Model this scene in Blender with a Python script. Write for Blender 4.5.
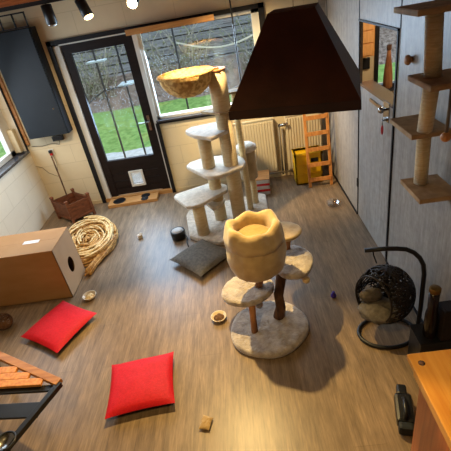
import bpy, bmesh, math, random
from mathutils import Vector, Matrix, noise
random.seed(7)
PI = math.pi
S = bpy.context.scene
COL = S.collection
for o in list(bpy.data.objects): bpy.data.objects.remove(o)

# ------------------------------------------------------------------ camera
CX, CY, CZ = 2.8488, -5.1608, 2.3805
YAW, PITCH, ROLL = map(math.radians, (-4.8225, 30.5593, -10.6686))
cam = bpy.data.cameras.new('camera'); camo = bpy.data.objects.new('camera', cam); COL.objects.link(camo)
fw = Vector((math.sin(YAW)*math.cos(PITCH), math.cos(YAW)*math.cos(PITCH), -math.sin(PITCH)))
rt = Vector((math.cos(YAW), -math.sin(YAW), 0)); up = rt.cross(fw)
c_, s_ = math.cos(ROLL), math.sin(ROLL)
r2 = c_*rt + s_*up; u2 = -s_*rt + c_*up
camo.matrix_world = Matrix(((r2.x, u2.x, -fw.x, CX), (r2.y, u2.y, -fw.y, CY), (r2.z, u2.z, -fw.z, CZ), (0, 0, 0, 1)))
cam.sensor_width = 36; cam.sensor_fit = 'HORIZONTAL'; cam.lens = 36*400.39/451
cam.clip_start = .05
S.camera = camo

# ------------------------------------------------------------------ light
def lin(c):
    return tuple((x/12.92 if x <= .04045 else ((x+.055)/1.055)**2.4) for x in (v/255 for v in c))
W = bpy.data.worlds.new('sky'); S.world = W; W.use_nodes = True
wn = W.node_tree.nodes; bg = wn['Background']
bg.inputs[0].default_value = (.76, .88, 1, 1); bg.inputs[1].default_value = 2.3
def light(name, kind, loc, target, energy, color, **kw):
    l = bpy.data.lights.new(name, kind); o = bpy.data.objects.new(name, l); COL.objects.link(o)
    o.location = loc; l.energy = energy; l.color = color
    d = Vector(target)-Vector(loc); o.rotation_euler = d.to_track_quat('-Z', 'Y').to_euler()
    for k, v in kw.items(): setattr(l, k, v)
    return o
WARM = (1, .72, .42); SOFT = (1, .83, .62)
light('key_ceiling_spot', 'SPOT', (2.42, -2.20, 2.66), (2.0, -3.9, 0), 430, (1, .70, .27), spot_size=1.36, spot_blend=.45, shadow_soft_size=.03)
light('front_warm_fill', 'SPOT', (2.1, -4.6, 2.85), (1.9, -4.2, 0), 110, (1, .69, .28), spot_size=2.2, spot_blend=.9, shadow_soft_size=.12)  # added warm fill for the near floor, no fixture known there
light('cabinet_ceiling_lamp', 'SPOT', (3.3, -4.6, 2.85), (3.75, -4.5, 0.8), 80, (1, .72, .42), spot_size=.8, spot_blend=.6, shadow_soft_size=.06)
light('wall_ceiling_spot', 'SPOT', (2.3, -1.5, 2.62), (3.3, 0, .55), 330, (1, .76, .42), spot_size=1.25, spot_blend=.7, shadow_soft_size=.03)
light('corner_warm_fill', 'SPOT', (1.2, -1.9, 2.62), (.15, -.6, .4), 130, (1, .78, .5), spot_size=1.5, spot_blend=.8, shadow_soft_size=.05)  # added spot to brighten the left wall, not one of the track lights
light('door_daylight_fill', 'AREA', (1.3, .12, 1.4), (1.5, -2.2, 0), 36, (.56, .76, 1), shape='RECTANGLE', size=.62, size_y=1.2)  # added area panel in the doorway, boosts the sky light
light('window_daylight_fill', 'AREA', (2.5, .12, 1.6), (2.3, -2.5, .2), 56, (.56, .76, 1), shape='RECTANGLE', size=1.3, size_y=.9)  # added area panel behind the pane, simulates extra daylight
light('left_window_daylight_fill', 'AREA', (-.2, -1.2, 1.65), (2.0, -1.8, .3), 30, (.78, .88, 1), shape='RECTANGLE', size=1.8, size_y=1.2)  # added unseen panel, strengthens daylight from the left
light('next_room_fill', 'POINT', (4.9, -1.3, 2.4), (4.9, -1.1, 0), 60, SOFT, shadow_soft_size=.1)  # invented point light that keeps the next room from going dark
vs = S.view_settings
vs.view_transform = 'Standard'; vs.look = 'None'; vs.gamma = 1; vs.use_curve_mapping = False; vs.exposure = .05

# ------------------------------------------------------------------ materials
def mat(name, rgb, rough=.7, rgb2=None, scale=8, stretch=(1, 1, 1), bump=0, bscale=None, metal=0, detail=4, spec=.4, contrast=(.35, .65), sheen=0, coat=0):
    m = bpy.data.materials.new(name); m.use_nodes = True
    nt = m.node_tree; N = nt.nodes; L = nt.links; b = N['Principled BSDF']
    b.inputs['Roughness'].default_value = rough; b.inputs['Metallic'].default_value = metal
    b.inputs['Specular IOR Level'].default_value = spec
    if sheen: b.inputs['Sheen Weight'].default_value = sheen
    if coat: b.inputs['Coat Weight'].default_value = coat
    tc = N.new('ShaderNodeTexCoord'); mp = N.new('ShaderNodeMapping'); mp.inputs['Scale'].default_value = stretch
    L.new(tc.outputs['Object'], mp.inputs[0])
    n = N.new('ShaderNodeTexNoise'); n.inputs['Scale'].default_value = scale; n.inputs['Detail'].default_value = detail
    L.new(mp.outputs[0], n.inputs['Vector'])
    r = N.new('ShaderNodeValToRGB'); a = lin(rgb); c = lin(rgb2) if rgb2 else tuple(x*.8 for x in a)
    r.color_ramp.elements[0].position = contrast[0]; r.color_ramp.elements[1].position = contrast[1]
    r.color_ramp.elements[0].color = (*c, 1); r.color_ramp.elements[1].color = (*a, 1)
    L.new(n.outputs['Fac'], r.inputs[0]); L.new(r.outputs[0], b.inputs['Base Color'])
    if bump:
        n2 = N.new('ShaderNodeTexNoise'); n2.inputs['Scale'].default_value = bscale or scale*3; n2.inputs['Detail'].default_value = 5
        L.new(mp.outputs[0], n2.inputs['Vector'])
        bp = N.new('ShaderNodeBump'); bp.inputs['Strength'].default_value = bump; bp.inputs['Distance'].default_value = .01
        L.new(n2.outputs['Fac'], bp.inputs['Height']); L.new(bp.outputs[0], b.inputs['Normal'])
    return m
def brick(name, c1, c2, cm, bw, rh, mortar, axes='xy', rough=.5, grain=None, bump=.3, offset=.5, off=(0, 0, 0), spec=.4):
    """panels, planks or blocks; axes picks which object axes run along/up the courses"""
    m = bpy.data.materials.new(name); m.use_nodes = True
    nt = m.node_tree; N = nt.nodes; L = nt.links; b = N['Principled BSDF']; b.inputs['Roughness'].default_value = rough
    b.inputs['Specular IOR Level'].default_value = spec
    tc = N.new('ShaderNodeTexCoord'); sp = N.new('ShaderNodeSeparateXYZ'); cb = N.new('ShaderNodeCombineXYZ')
    L.new(tc.outputs['Object'], sp.inputs[0])
    L.new(sp.outputs['XYZ'.index(axes[0].upper())], cb.inputs[0]); L.new(sp.outputs['XYZ'.index(axes[1].upper())], cb.inputs[1])
    mp = N.new('ShaderNodeMapping'); mp.inputs['Location'].default_value = off; L.new(cb.outputs[0], mp.inputs[0])
    t = N.new('ShaderNodeTexBrick'); L.new(mp.outputs[0], t.inputs['Vector'])
    t.offset = offset
    t.inputs['Color1'].default_value = (*lin(c1), 1); t.inputs['Color2'].default_value = (*lin(c2), 1); t.inputs['Mortar'].default_value = (*lin(cm), 1)
    t.inputs['Scale'].default_value = 1; t.inputs['Mortar Size'].default_value = mortar; t.inputs['Brick Width'].default_value = bw; t.inputs['Row Height'].default_value = rh
    t.inputs['Mortar Smooth'].default_value = .3
    col = t.outputs['Color']
    if grain:
        for (sx, sy, sc, amt) in grain:
            g = N.new('ShaderNodeMapping'); g.inputs['Scale'].default_value = (sx, sy, 1); L.new(cb.outputs[0], g.inputs[0])
            n = N.new('ShaderNodeTexNoise'); n.inputs['Scale'].default_value = sc; n.inputs['Detail'].default_value = 6; n.inputs['Roughness'].default_value = .65
            L.new(g.outputs[0], n.inputs['Vector'])
            mr = N.new('ShaderNodeMapRange'); mr.inputs[1].default_value = .3; mr.inputs[2].default_value = .7; mr.inputs[3].default_value = 1-amt; mr.inputs[4].default_value = 1+amt
            L.new(n.outputs['Fac'], mr.inputs[0])
            mx = N.new('ShaderNodeVectorMath'); mx.operation = 'SCALE'; L.new(col, mx.inputs[0]); L.new(mr.outputs[0], mx.inputs['Scale'])
            col = mx.outputs[0]
    L.new(col, b.inputs['Base Color'])
    bp = N.new('ShaderNodeBump'); bp.invert = True; bp.inputs['Strength'].default_value = bump; bp.inputs['Distance'].default_value = .004
    L.new(t.outputs['Fac'], bp.inputs['Height']); L.new(bp.outputs[0], b.inputs['Normal'])
    return m
def emis(name, rgb, s):
    m = bpy.data.materials.new(name); m.use_nodes = True; N = m.node_tree.nodes; b = N['Principled BSDF']
    b.inputs['Emission Color'].default_value = (*rgb, 1); b.inputs['Emission Strength'].default_value = s; b.inputs['Base Color'].default_value = (*rgb, 1)
    return m
def glass(name, tint=(.93, .97, 1), refl=.07):
    m = bpy.data.materials.new(name); m.use_nodes = True; nt = m.node_tree; N = nt.nodes; L = nt.links
    for n in list(N):
        if n.type != 'OUTPUT_MATERIAL': N.remove(n)
    out = [n for n in N if n.type == 'OUTPUT_MATERIAL'][0]
    t = N.new('ShaderNodeBsdfTransparent'); t.inputs[0].default_value = (*tint, 1)
    g = N.new('ShaderNodeBsdfGlossy'); g.inputs['Roughness'].default_value = .02
    x = N.new('ShaderNodeMixShader'); x.inputs[0].default_value = refl
    L.new(t.outputs[0], x.inputs[1]); L.new(g.outputs[0], x.inputs[2]); L.new(x.outputs[0], out.inputs[0])
    return m

M = {}
M['floor'] = brick('laminate_planks', (127, 107, 84), (118, 98, 76), (100, 82, 63), 1.28, .19, .0014, 'yx', rough=.36,
                   grain=[(1.1, 8, 2.6, .36), (2.5, 30, 3, .30), (1, 1, 1.4, .06)], bump=.1, offset=.37, spec=.38)
M['block'] = brick('painted_block_left', (226, 216, 194), (223, 212, 190), (212, 201, 178), .58, .25, .005, 'yz', rough=.6, grain=[(1, 1, 6, .03)], bump=.35)
M['blockb'] = brick('painted_block_back', (216, 198, 162), (213, 195, 159), (198, 180, 146), .58, .25, .004, 'xz', rough=.6, grain=[(1, 1, 6, .03)], bump=.35, off=(.02, .09, 0))
M['panel'] = brick('grey_limed_panel', (154, 147, 138), (150, 143, 134), (112, 108, 104), 4, 4, .0, 'yz', rough=.45, grain=[(9, .8, 3, .22), (30, 2, 4, .18), (4, 4, 4, .16)], bump=0)
M['ceil'] = mat('dark_wood_ceiling', (96, 62, 38), .7, (70, 42, 24), 4, (1, 12, 1))
M['beam'] = mat('orange_beam', (186, 104, 44), .5, (150, 76, 28), 5, (1, 14, 14))
M['black'] = mat('black_metal', (24, 24, 26), .4, (18, 18, 20))
M['dark'] = mat('dark_brown_paint', (34, 24, 21), .5, (27, 19, 17), 6, (1, 1, 6), spec=.2)
M['trim'] = mat('black_trim', (27, 24, 25), .55, (20, 18, 19), spec=.25)
M['white'] = mat('white_frame', (214, 210, 200), .45, (202, 198, 188), 3)
M['cream'] = mat('cream_board', (206, 186, 146), .55, (196, 174, 134), 3)
M['glass'] = glass('window_glass')
M['slate'] = mat('slate_cabinet', (30, 34, 38), .6, (26, 30, 34), 3, spec=.25)
M['wood'] = mat('oak_board', (176, 122, 66), .5, (146, 94, 46), 4, (1, 10, 10))
M['woodx'] = mat('light_oak_x', (196, 146, 88), .5, (168, 116, 62), 5, (1, 12, 12), contrast=(.3, .7))
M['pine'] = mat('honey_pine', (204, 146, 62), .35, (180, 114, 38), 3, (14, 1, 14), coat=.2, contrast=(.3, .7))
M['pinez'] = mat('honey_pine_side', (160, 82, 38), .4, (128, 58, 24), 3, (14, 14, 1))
M['crate'] = mat('mahogany', (128, 76, 48), .45, (94, 52, 32), 5, (3, 3, 9))
M['ladder'] = mat('pine_ladder', (212, 146, 78), .5, (184, 116, 56), 6, (8, 8, 1))
M['card'] = mat('cardboard', (176, 132, 84), .75, (166, 122, 74), 3, (1, 1, 3))
M['cardend'] = mat('cardboard_flap', (196, 164, 128), .75, (186, 152, 116), 3)
M['tape'] = mat('shipping_label', (226, 222, 216), .5, (206, 204, 200), 30)
M['hole'] = mat('hole_shade', (24, 18, 14), .8)
M['red'] = mat('red_canvas', (188, 10, 26), .62, (172, 6, 20), 60, bump=.3, bscale=200, spec=.25)
M['red_shade'] = mat('red_canvas_shade', (30, 24, 26), .8)  # shade beneath the red cushions, put into the cloth colour
M['grey'] = mat('grey_cord_fabric', (104, 98, 88), .85, (82, 77, 70), 40, bump=.5, bscale=160)
M['plush'] = mat('beige_plush', (206, 190, 168), .95, (172, 154, 132), 22, bump=1.0, bscale=60, sheen=.5, detail=8)
M['plushg'] = mat('taupe_plush', (188, 176, 164), .95, (146, 134, 124), 16, bump=1.0, bscale=60, sheen=.5, detail=8)
M['plushw'] = mat('cream_plush', (220, 206, 184), .95, (196, 182, 160), 20, bump=.7, bscale=70, sheen=.5)
M['basket'] = mat('tan_suede', (192, 166, 122), .9, (164, 138, 96), 9, bump=.6, bscale=16, sheen=.3)
M['climb'] = mat('brown_carpet_board', (190, 156, 112), .85, (160, 126, 86), 14, bump=.5, bscale=50)
M['cush'] = mat('ochre_cushion', (172, 142, 90), .9, (156, 126, 76), 12, bump=.6, sheen=.4)
M['straw'] = mat('straw', (206, 160, 88), .6, (146, 96, 46), 30, (1, 1, 1), contrast=(.3, .6))
M['strawl'] = mat('pale_straw', (232, 206, 150), .6, (200, 160, 100), 30)
M['leaf2'] = mat('ochre_weave', (222, 184, 108), .8, (176, 130, 64), 26, bump=.8, contrast=(.42, .55))
M['bark'] = mat('bark', (126, 88, 58), .9, (60, 38, 25), 18, (1, 1, .3), bump=1.0, bscale=40)
M['branch'] = mat('peeled_branch', (172, 118, 72), .7, (130, 82, 46), 14, (1, 1, .3), bump=.6)
M['wicker'] = mat('black_wicker', (40, 33, 30), .5, (24, 20, 19), 30)
M['hcush'] = mat('grey_seat_cushion', (104, 97, 90), .9, (84, 78, 72), 30, bump=.5)
M['hood'] = mat('brown_lamp_fabric', (82, 44, 27), .6, (66, 34, 20), 5, (1, 1, 1), bump=.25, bscale=60, detail=6, spec=.3)
M['hoodr'] = mat('brown_lamp_rim', (58, 29, 18), .6, (44, 22, 14), 5)
M['steel'] = mat('steel', (170, 168, 164), .25, (140, 138, 134), metal=1)
M['brass'] = mat('brass', (150, 118, 72), .35, (120, 92, 54), metal=.8)
M['yellow'] = mat('yellow_plastic', (226, 176, 14), .4, (214, 160, 8), 3)
M['rad'] = mat('radiator_enamel', (214, 200, 168), .35, (206, 190, 158), 3)
M['pipe'] = mat('pipe_grey', (120, 106, 86), .4, (100, 88, 70))
M['ceramic'] = mat('cream_ceramic', (214, 196, 166), .25, (200, 180, 150), 6)
M['food'] = mat('brown_kibble', (116, 82, 50), .9, (76, 50, 28), 90, bump=1, bscale=120)
M['plastic'] = mat('black_plastic', (26, 26, 28), .35, (18, 18, 20), 6)
M['darkcard'] = mat('dark_carton', (38, 26, 22), .6, (28, 19, 16), 6)
M['bottle'] = mat('dark_bottle', (34, 22, 16), .2, (24, 15, 11), 6)
M['gold'] = mat('gold_foil', (128, 98, 46), .4, (96, 70, 30), 8, metal=.7)
M['orange'] = mat('orange_cupboard', (222, 164, 98), .5, (204, 144, 78), 5, (8, 8, 1))
M['redp'] = mat('red_rubber', (186, 24, 22), .4)
M['purple'] = mat('purple_ball', (62, 34, 130), .5)
M['clear'] = glass('clear_plastic', (.95, .95, .95), .25)
M['graywhite'] = mat('grey_print', (190, 184, 178), .6, (176, 170, 164), 10)
M['grass'] = mat('lawn', (136, 172, 92), .9, (96, 134, 60), 9, bump=1, bscale=60, detail=8)
M['patio'] = mat('pale_patio', (206, 206, 204), .8, (180, 180, 178), 10)
M['soil'] = mat('leaf_litter', (150, 134, 122), .95, (84, 70, 62), 14, bump=1, bscale=30, detail=9)
M['fence'] = mat('weathered_fence', (150, 150, 150), .85, (92, 90, 90), 3, (.6, 1, 22))
M['twig'] = mat('bare_twig', (186, 178, 162), .9, (110, 102, 92), 20)
M['ivy'] = mat('ivy_leaf', (138, 144, 100), .8, (92, 92, 66), 5)
M['catio'] = mat('anthracite_post', (44, 50, 60), .5, (36, 42, 50))
M['plank'] = mat('white_perch', (206, 222, 226), .6, (190, 206, 212), 6)
M['rope'] = mat('white_rope', (222, 220, 206), .8, (200, 196, 180), 60)
M['sill'] = mat('dark_sill', (66, 66, 70), .18, (54, 54, 58), 6, spec=.7)
def sisal():
    m = mat('sisal_rope_winding', (226, 202, 154), .85, (210, 182, 132), 14, (1, 1, 6), sheen=.2)
    nt = m.node_tree; N = nt.nodes; L = nt.links; b = N['Principled BSDF']
    tc = N.new('ShaderNodeTexCoord'); w = N.new('ShaderNodeTexWave'); w.bands_direction = 'Z'; w.inputs['Scale'].default_value = 28; w.inputs['Distortion'].default_value = .6
    L.new(tc.outputs['Object'], w.inputs['Vector'])
    bp = N.new('ShaderNodeBump'); bp.inputs['Strength'].default_value = .4; bp.inputs['Distance'].default_value = .004
    L.new(w.outputs['Fac'], bp.inputs['Height']); L.new(bp.outputs[0], b.inputs['Normal'])
    return m
M['sisal'] = sisal()

# ------------------------------------------------------------------ mesh helpers
class MB:
    def __init__(s): s.bm = bmesh.new()
    def box(s, c, d, rz=0, bev=0, rx=0, ry=0):
        t = bmesh.new(); bmesh.ops.create_cube(t, size=1)
        bmesh.ops.scale(t, vec=d, verts=t.verts)
        if bev: bmesh.ops.bevel(t, geom=t.edges[:], offset=bev, segments=2, affect='EDGES', profile=.6)
        m = Matrix.Translation(c) @ Matrix.Rotation(rz, 4, 'Z') @ Matrix.Rotation(ry, 4, 'Y') @ Matrix.Rotation(rx, 4, 'X')
        s._add(t, m); return s
    def b2(s, x0, x1, y0, y1, z0, z1, bev=0): return s.box(((x0+x1)/2, (y0+y1)/2, (z0+z1)/2), (abs(x1-x0), abs(y1-y0), abs(z1-z0)), bev=bev)
    def _add(s, t, m=None, smooth=False):
        if m is not None: bmesh.ops.transform(t, matrix=m, verts=t.verts)
        if smooth:
            for f in t.faces: f.smooth = True
        me = bpy.data.meshes.new('t'); t.to_mesh(me); t.free(); s.bm.from_mesh(me); bpy.data.meshes.remove(me)
    def tube(s, pts, r, seg=10, cap=True, closed=False):
        pts = [Vector(p) for p in pts]; n = len(pts); rs = r if isinstance(r, (list, tuple)) else [r]*n
        t = bmesh.new(); rings = []; prev = None
        for i, p in enumerate(pts):
            if closed: d = (pts[(i+1) % n]-pts[i-1]).normalized()
            else: d = (pts[min(i+1, n-1)]-pts[max(i-1, 0)]).normalized()
            if prev is None:
                a = Vector((0, 0, 1)) if abs(d.z) < .9 else Vector((1, 0, 0)); u = d.cross(a).normalized()
            else: u = (prev-d*prev.dot(d)).normalized()
            prev = u; v = d.cross(u)
            rings.append([t.verts.new(p+(u*math.cos(2*PI*k/seg)+v*math.sin(2*PI*k/seg))*rs[i]) for k in range(seg)])
        for i in range(n if closed else n-1):
            a, b = rings[i], rings[(i+1) % n]
            for k in range(seg):
                f = t.faces.new((a[k], a[(k+1) % seg], b[(k+1) % seg], b[k])); f.smooth = True
        if cap and not closed: t.faces.new(rings[0][::-1]); t.faces.new(rings[-1])
        bmesh.ops.recalc_face_normals(t, faces=t.faces[:])
        s._add(t); return s
    def lathe(s, prof, loc=(0, 0, 0), seg=32, fn=None, smooth=True, cap=True, m=None):
        """prof: (radius, z) list; fn(angle, r, z) -> (r, z)"""
        t = bmesh.new(); rings = []
        for (r, z) in prof:
            ring = []
            for k in range(seg):
                a = 2*PI*k/seg; rr, zz = fn(a, r, z) if fn else (r, z)
                ring.append(t.verts.new((rr*math.cos(a), rr*math.sin(a), zz)))
            rings.append(ring)
        for i in range(len(rings)-1):
            a, b = rings[i], rings[i+1]
            for k in range(seg):
                f = t.faces.new((a[k], a[(k+1) % seg], b[(k+1) % seg], b[k])); f.smooth = smooth
        if cap:
            if prof[0][0] > 1e-6: t.faces.new(rings[0][::-1])
            if prof[-1][0] > 1e-6: t.faces.new(rings[-1])
        bmesh.ops.remove_doubles(t, verts=t.verts[:], dist=1e-6)
        bmesh.ops.recalc_face_normals(t, faces=t.faces[:])
        mm = Matrix.Translation(loc)
        s._add(t, mm @ m if m else mm); return s
    def cyl(s, x, y, z0, z1, r, seg=24, r1=None, smooth=True):
        r1 = r if r1 is None else r1
        return s.lathe([(r, z0), (r1, z1)], (x, y, 0), seg, smooth=smooth)
    def prism(s, poly, z0, z1, bev=0):
        t = bmesh.new(); a = [t.verts.new((p[0], p[1], z0)) for p in poly]; b = [t.verts.new((p[0], p[1], z1)) for p in poly]
        n = len(poly); t.faces.new(a[::-1]); t.faces.new(b)
        for i in range(n): t.faces.new((a[i], a[(i+1) % n], b[(i+1) % n], b[i]))
        bmesh.ops.recalc_face_normals(t, faces=t.faces[:])
        if bev: bmesh.ops.bevel(t, geom=t.edges[:], offset=bev, segments=3, affect='EDGES', profile=.5)
        s._add(t); return s
    def ball(s, c, r, sc=(1, 1, 1), seg=16, jit=0):
        t = bmesh.new(); bmesh.ops.create_uvsphere(t, u_segments=seg, v_segments=max(6, seg*2//3), radius=r)
        if jit:
            for v in t.verts: v.co *= 1+jit*noise.noise(v.co*(3/r))
        s._add(t, Matrix.Translation(c) @ Matrix.Diagonal((*sc, 1)), True); return s
    def quad(s, a, b, c, d):
        vs_ = [s.bm.verts.new(p) for p in (a, b, c, d)]; s.bm.faces.new(vs_); return s
    def build(s, name, m, parent=None, world=False, origin=None):
        """world=True: vertices are in world coordinates; they are shifted to the origin / the parent's place"""
        me = bpy.data.meshes.new(name); o = bpy.data.objects.new(name, me); COL.objects.link(o)
        off = Vector((0, 0, 0))
        if parent:
            o.parent = parent
            if world:
                q = parent
                while q: off += q.location; q = q.parent
        elif origin is not None:
            off = Vector(origin); o.location = off
        if off.length: bmesh.ops.translate(s.bm, vec=-off, verts=s.bm.verts)
        s.bm.to_mesh(me); s.bm.free(); me.materials.append(m if not isinstance(m, str) else M[m]); return o
def thing(name, loc, label, cat, group=None, rz=0):
    o = bpy.data.objects.new(name, None); COL.objects.link(o); o.location = loc; o.rotation_euler = (0, 0, rz); o.empty_display_size = .1
    return tag(o, label, cat, group)
def tag(o, label, cat, group=None, kind=None):
    o['label'] = label; o['category'] = cat
    if group: o['group'] = group
    if kind: o['kind'] = kind
    return o
def struct(o): o['kind'] = 'structure'; return o
def arc(cx, cy, z, r, a0, a1, n=16): return [(cx+r*math.cos(a0+(a1-a0)*i/n), cy+r*math.sin(a0+(a1-a0)*i/n), z) for i in range(n+1)]
def rrect(cx, cy, w, h, r, rz=0, n=5):
    P = []
    for (sx, sy, a) in ((1, 1, 0), (-1, 1, 90), (-1, -1, 180), (1, -1, 270)):
        for i in range(n+1):
            t = math.radians(a+90*i/n); P.append((sx*(w/2-r)+r*math.cos(t), sy*(h/2-r)+r*math.sin(t)))
    c, s = math.cos(rz), math.sin(rz)
    return [(cx+x*c-y*s, cy+x*s+y*c) for x, y in P]

# ------------------------------------------------------------------ room shell
XR = 3.99; ZC = 2.95; YB = -7.0
struct(MB().b2(-.3, 6.0, YB-.2, .3, -.12, 0).build('floor', 'floor'))
struct(MB().b2(-.3, 6.0, YB-.2, .3, ZC, ZC+.1).build('ceiling', 'ceil'))
WT = .28
def wall_holes(lo, hi, z0, z1, holes, make):
    """strips around rectangular holes; make(mb, a0, a1, z0, z1)"""
    mb = MB(); cuts = sorted(set([lo, hi]+[h[0] for h in holes]+[h[1] for h in holes]))
    for a, b in zip(cuts, cuts[1:]):
        hs = sorted([h for h in holes if h[0] <= a+1e-6 and h[1] >= b-1e-6], key=lambda h: h[2]); z = z0
        for h in hs:
            if h[2] > z: make(mb, a, b, z, h[2])
            z = h[3]
        if z < z1: make(mb, a, b, z, z1)
    bmesh.ops.remove_doubles(mb.bm, verts=mb.bm.verts[:], dist=1e-5)
    return mb
struct(wall_holes(YB, 0, 0, ZC, [(-2.3, -.05, .92, 2.35)], lambda mb, a, b, c, d: mb.b2(-WT, 0, a, b, c, d)).build('wall_left', 'block'))
struct(wall_holes(-WT, XR+.03, 0, ZC, [(.79, 1.80, 0, 2.12), (1.80, 3.24, 1.04, 2.12)], lambda mb, a, b, c, d: mb.b2(a, b, 0, WT, c, d)).build('wall_back', 'blockb'))
struct(MB().b2(-WT, 6.0, YB-.2, YB, 0, ZC).build('wall_front', 'block'))
# right wall: limed panels, the doorway between y -2.217 and -1.315
struct(wall_holes(YB, 0, 0, ZC, [(-2.217, -1.315, 0, 1.95)], lambda mb, a, b, c, d: mb.b2(XR, XR+.03, a, b, c, d)).build('wall_right', 'panel'))
# vertical joints between wall panels
for i, y in enumerate((-.09, -1.31, -2.222, -3.43, -4.6)):
    z0 = 1.95 if i in (1, 2) else 0
    struct(MB().b2(XR-.003, XR+.0005, y-.008, y+.008, z0, ZC).build('trim_1', 'trim'))
struct(MB().b2(XR-.012, XR, -1.31, 0, 0, .02).b2(XR-.012, XR, YB, -2.225, 0, .02).build('baseboard_right', 'trim'))
struct(MB().b2(XR-.08, XR-.001, -.014, -.001, 0, ZC).build('trim_2', 'panel'))
struct(MB().b2(3.26, XR-.08, -.014, 0, 0, .05).b2(1.83, 3.26, -.014, 0, 0, .05).b2(.0, .74, -.014, 0, 0, .05).build('baseboard_back', 'cream'))
# --- right door: lower leaf closed, upper opening looks into the next room
d2 = struct(MB().b2(XR, XR+.029, -2.212, -1.32, .012, 1.40).build('door_2', 'panel'))
MB().b2(XR-.002, XR+.12, -2.212, -1.32, 1.40, 1.425).build('ledge', 'sill', d2)
MB().b2(XR-.012, XR, -2.215, -2.195, .012, 1.95).b2(XR-.012, XR, -2.215, -1.318, 1.935, 1.95).b2(XR-.008, XR, -1.33, -1.318, .012, 1.95).build('edge_strip', 'trim', d2)
MB().b2(XR-.006, XR, -2.10, -1.98, 1.27, 1.42).build('lock_plate', 'steel', d2)
MB().lathe([(.004, 0), (.01, .0), (.01, .03), (.024, .036), (.028, .05), (.018, .066), (0, .068)], (XR-.004, -2.06, 1.37), 16, m=Matrix.Rotation(-PI/2, 4, 'Y')).build('door_knob', 'steel', d2)
MB().b2(XR-.03, XR-.006, -2.07, -2.03, 1.28, 1.30).build('lock_cylinder', 'steel', d2)
MB().b2(XR-.014, XR, -2.0, -1.66, 1.335, 1.36).build('latch_bar', 'brass', d2)
for z in (.35, 1.2): MB().b2(XR-.012, XR, -1.335, -1.30, z, z+.09).build('hinge', 'trim', d2)
k = thing('key', (XR-.034, -2.05, 1.29), 'small key with a red tag hanging from the grey door lock', 'key')
MB().tube([(0, 0, 0), (0, 0, -.05)], .004, 6).build('key_blade', 'steel', k)
MB().tube([(0.001+.0*i, .014*math.sin(t), -.085+.034*math.cos(t)) for i, t in enumerate([2*PI*j/14 for j in range(14)])], .006, 6, closed=True).build('tag', 'redp', k)

# --- back wall door and window: black casing around a white frame
tr = MB().b2(.735, .79, -.03, .0, 0, 2.15).b2(.735, 3.30, -.03, 0, 2.10, 2.15).b2(3.235, 3.30, -.03, 0, .98, 2.15).b2(1.785, 3.30, -.035, 0, .99, 1.035).b2(1.765, 1.81, -.03, 0, 0, 1.0)
struct(tr.build('trim_3', 'trim'))
fr = MB().b2(.79, .868, .0, .10, 0, 2.10).b2(.79, 1.80, 0, .10, 2.085, 2.12).b2(1.745, 1.80, 0, .10, 0, 2.10)
struct(fr.build('trim_4', 'white'))
struct(MB().b2(.79, 1.80, -.02, .22, 0.0, .05).build('trim_5', 'woodx'))
dl = MB()   # door leaf with a glazed opening
dl.b2(.873, .97, .02, .07, .06, 2.08).b2(1.625, 1.742, .02, .07, .06, 2.08).b2(.97, 1.625, .02, .07, 1.98, 2.08).b2(.97, 1.625, .02, .07, .48, .585)
d1 = struct(dl.build('door_1', 'dark'))
mb = MB()
for i in range(4):
    z = .065+i*.105
    if z+.1 > .48: pass
    mb.b2(.97, 1.22, .03, .06, z, z+.098).b2(1.41, 1.625, .03, .06, z, z+.098)
mb.b2(1.22, 1.41, .03, .06, .065, .17).b2(1.22, 1.41, .03, .06, .40, .483).b2(.97, 1.625, .04, .055, .06, .2)
mb.build('lower_panel', 'dark', d1)
MB().b2(.97, 1.625, .04, .048, .585, 1.98).build('pane', 'glass', d1)
cf = MB().b2(1.215, 1.245, .005, .035, .17, .40).b2(1.385, 1.415, .005, .035, .17, .40).b2(1.245, 1.385, .005, .035, .17, .2).b2(1.245, 1.385, .005, .035, .37, .40).build('cat_flap_frame', 'white', d1)
MB().b2(1.245, 1.385, .02, .024, .2, .37).build('cat_flap', 'clear', cf)
MB().b2(1.665, 1.70, .006, .02, .92, 1.12).tube([(1.683, .02, 1.04), (1.683, -.03, 1.04), (1.56, -.035, 1.04)], .009, 8).build('door_handle', 'steel', d1)
w1 = struct(MB().b2(1.80, 1.84, .02, .09, 1.04, 2.10).b2(3.15, 3.235, .02, .09, 1.04, 2.10).b2(1.80, 3.235, .02, .09, 2.06, 2.12).b2(1.80, 3.235, .02, .09, 1.035, 1.075).build('window_1', 'white'))
MB().b2(1.84, 3.15, .05, .056, 1.075, 2.06).build('pane', 'glass', w1)
MB().b2(1.80, 3.235, -.06, .02, 1.02, 1.04).build('window_sill', 'sill', w1)
# --- left wall window
w2 = MB()
w2.b2(-.16, -.10, -2.3, -.06, .94, 1.0).b2(-.16, -.10, -2.3, -.06, 2.29, 2.35)
w2.b2(-.16, -.10, -.26, -.06, .94, 2.35).b2(-.16, -.10, -2.3, -2.22, .94, 2.35).b2(-.16, -.10, -1.22, -1.15, .94, 2.35)
w2 = struct(w2.build('window_2', 'white'))
MB().b2(-.135, -.13, -2.22, -.26, 1.0, 2.29).build('pane', 'glass', w2)
MB().b2(-.10, -.02, -.16, -.075, .955, 1.25, .01).b2(-.10, -.03, -.15, -.085, 1.25, 1.256).build('side_post', 'cream', w2)
MB().b2(-.165, .03, -2.3, -.05, .905, .935).build('window_sill', 'sill', w2)
struct(MB().b2(.0, .012, -.06, -.03, .93, 2.36).b2(0, .012, -2.34, -.03, 2.34, 2.37).build('trim_6', 'trim'))
struct(MB().b2(.014, .05, -.035, -.001, 1.0, 2.6).build('trim_7', 'wood'))
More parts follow.
